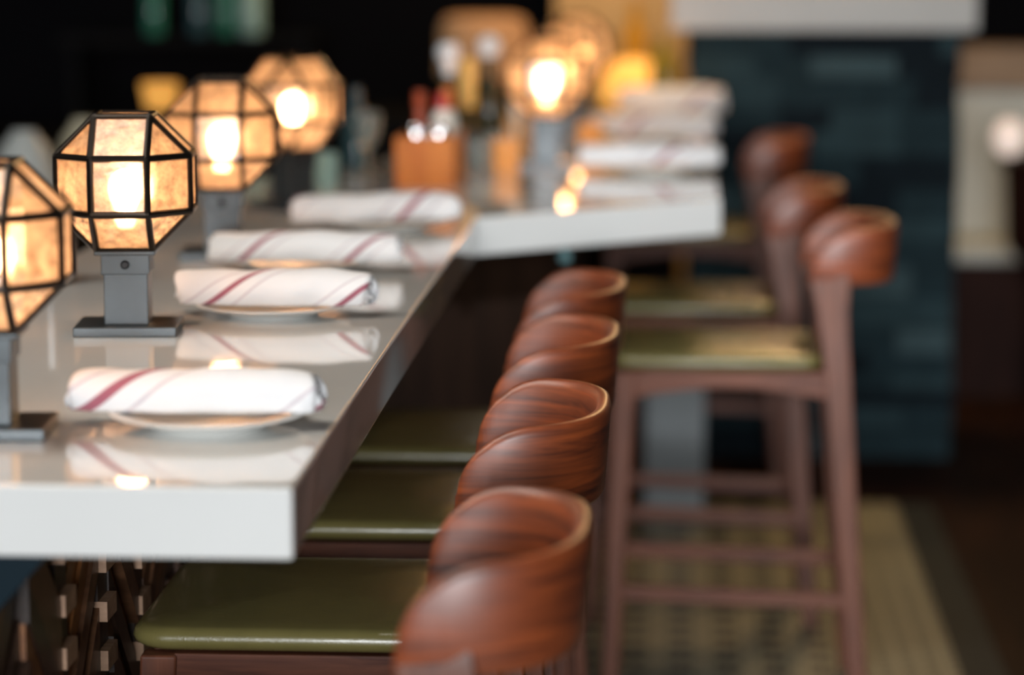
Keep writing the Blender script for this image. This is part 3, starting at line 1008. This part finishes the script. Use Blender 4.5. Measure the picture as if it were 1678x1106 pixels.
# ------------------------------------------------------------------ slate pillar
pil = empty('slate_pillar', (0.455, 8.62, 0))
tag(pil, 'stub wall clad in dark teal slate under a pale stone cap', 'pillar')
MB().box(-0.395, 0.395, -0.225, 0.225, 0, 1.31).build('core', 'slate3', pil)
rn = random.Random(11)
mb = MB()
z = 0.0
while z < 1.30:
    h = rn.choice([0.05, 0.065, 0.08, 0.095])
    h = min(h, 1.31 - z)
    x = -0.40
    while x < 0.40:
        l = rn.uniform(0.10, 0.30)
        x1 = min(0.40, x + l)
        if 0.40 - x1 < 0.05:
            x1 = 0.40
        d = rn.uniform(0.012, 0.035)
        mb.box(x + 0.0015, x1 - 0.0015, -0.225 - d, -0.2, z + 0.0015, z + h - 0.0015, rn.choice([0, 0, 0, 1, 1, 2, 3, 3]))
        x = x1
    for s in (-1, 1):
        y = -0.225
        while y < 0.225:
            y1 = min(0.225, y + rn.uniform(0.10, 0.24))
            d = rn.uniform(0.008, 0.022)
            xa, xb = sorted((s * 0.385, s * (0.395 + d)))
            mb.box(xa, xb, y + 0.0015, y1 - 0.0015, z + 0.0015, z + h - 0.0015, rn.choice([0, 0, 1, 2, 3]))
            y = y1
    z += h
mb.build('slate_cladding', ['slate0', 'slate1', 'slate2', 'slate3'], pil)
MB().box(-0.465, 0.455, -0.285, 0.285, 1.31, 1.43).build('stone_cap', 'cap', pil, smooth=True, bevel=0.006)

# ------------------------------------------------------------------ right background
bn = empty('booth_bench', (1.28, 9.75, 0))
tag(bn, 'pale grey upholstered bench with tan wooden top rail, blurred past the slate pillar', 'bench')
MB().box(-0.32, 0.5, -0.25, 0.20, 0, 0.47).build('bench_base', 'red_brown', bn)
MB().box(-0.32, 0.5, -0.24, 0.19, 0.47, 0.53).build('seat_cushion', 'bench', bn, bevel=0.015, smooth=True)
MB().box(-0.32, 0.5, 0.06, 0.20, 0.53, 1.05).build('back_cushion', 'bench', bn, bevel=0.02, smooth=True)
MB().box(-0.34, 0.5, 0.05, 0.24, 1.05, 1.20).build('top_rail', 'tan_wood', bn, bevel=0.004)
sd = empty('pedestal_table', (1.25, 8.95, 0))
tag(sd, 'tall dark round pedestal table by the pale bench, cut by the frame edge', 'table')
MB().lathe([(0, 0), (0.14, 0), (0.14, 0.02), (0.05, 0.04), (0.05, 0.45), (0.10, 0.52), (0.165, 0.60), (0.175, 0.85), (0, 0.85)], 28).build('pedestal', 'red_brown', sd, smooth='angle')
MB().lathe([(0, 0.85), (0.19, 0.85), (0.193, 0.865), (0.19, 0.88), (0, 0.88)], 32).build('tabletop', 'red_brown', sd, smooth='angle')
gl = bottle('globe_lamp', (1.085, 8.92, 0.88), [(0, 0), (0.03, 0), (0.03, 0.012), (0, 0.014)], 'bronze', [('globe', [(0, 0.012), (0.025, 0.018), (0.045, 0.045), (0.052, 0.075), (0.045, 0.105), (0.025, 0.128), (0, 0.134)], 'globe')], 'round frosted globe lamp glowing pinkish beside the pale bench', 'lamp')
gl.location = (1.075, 8.86, 0.88)
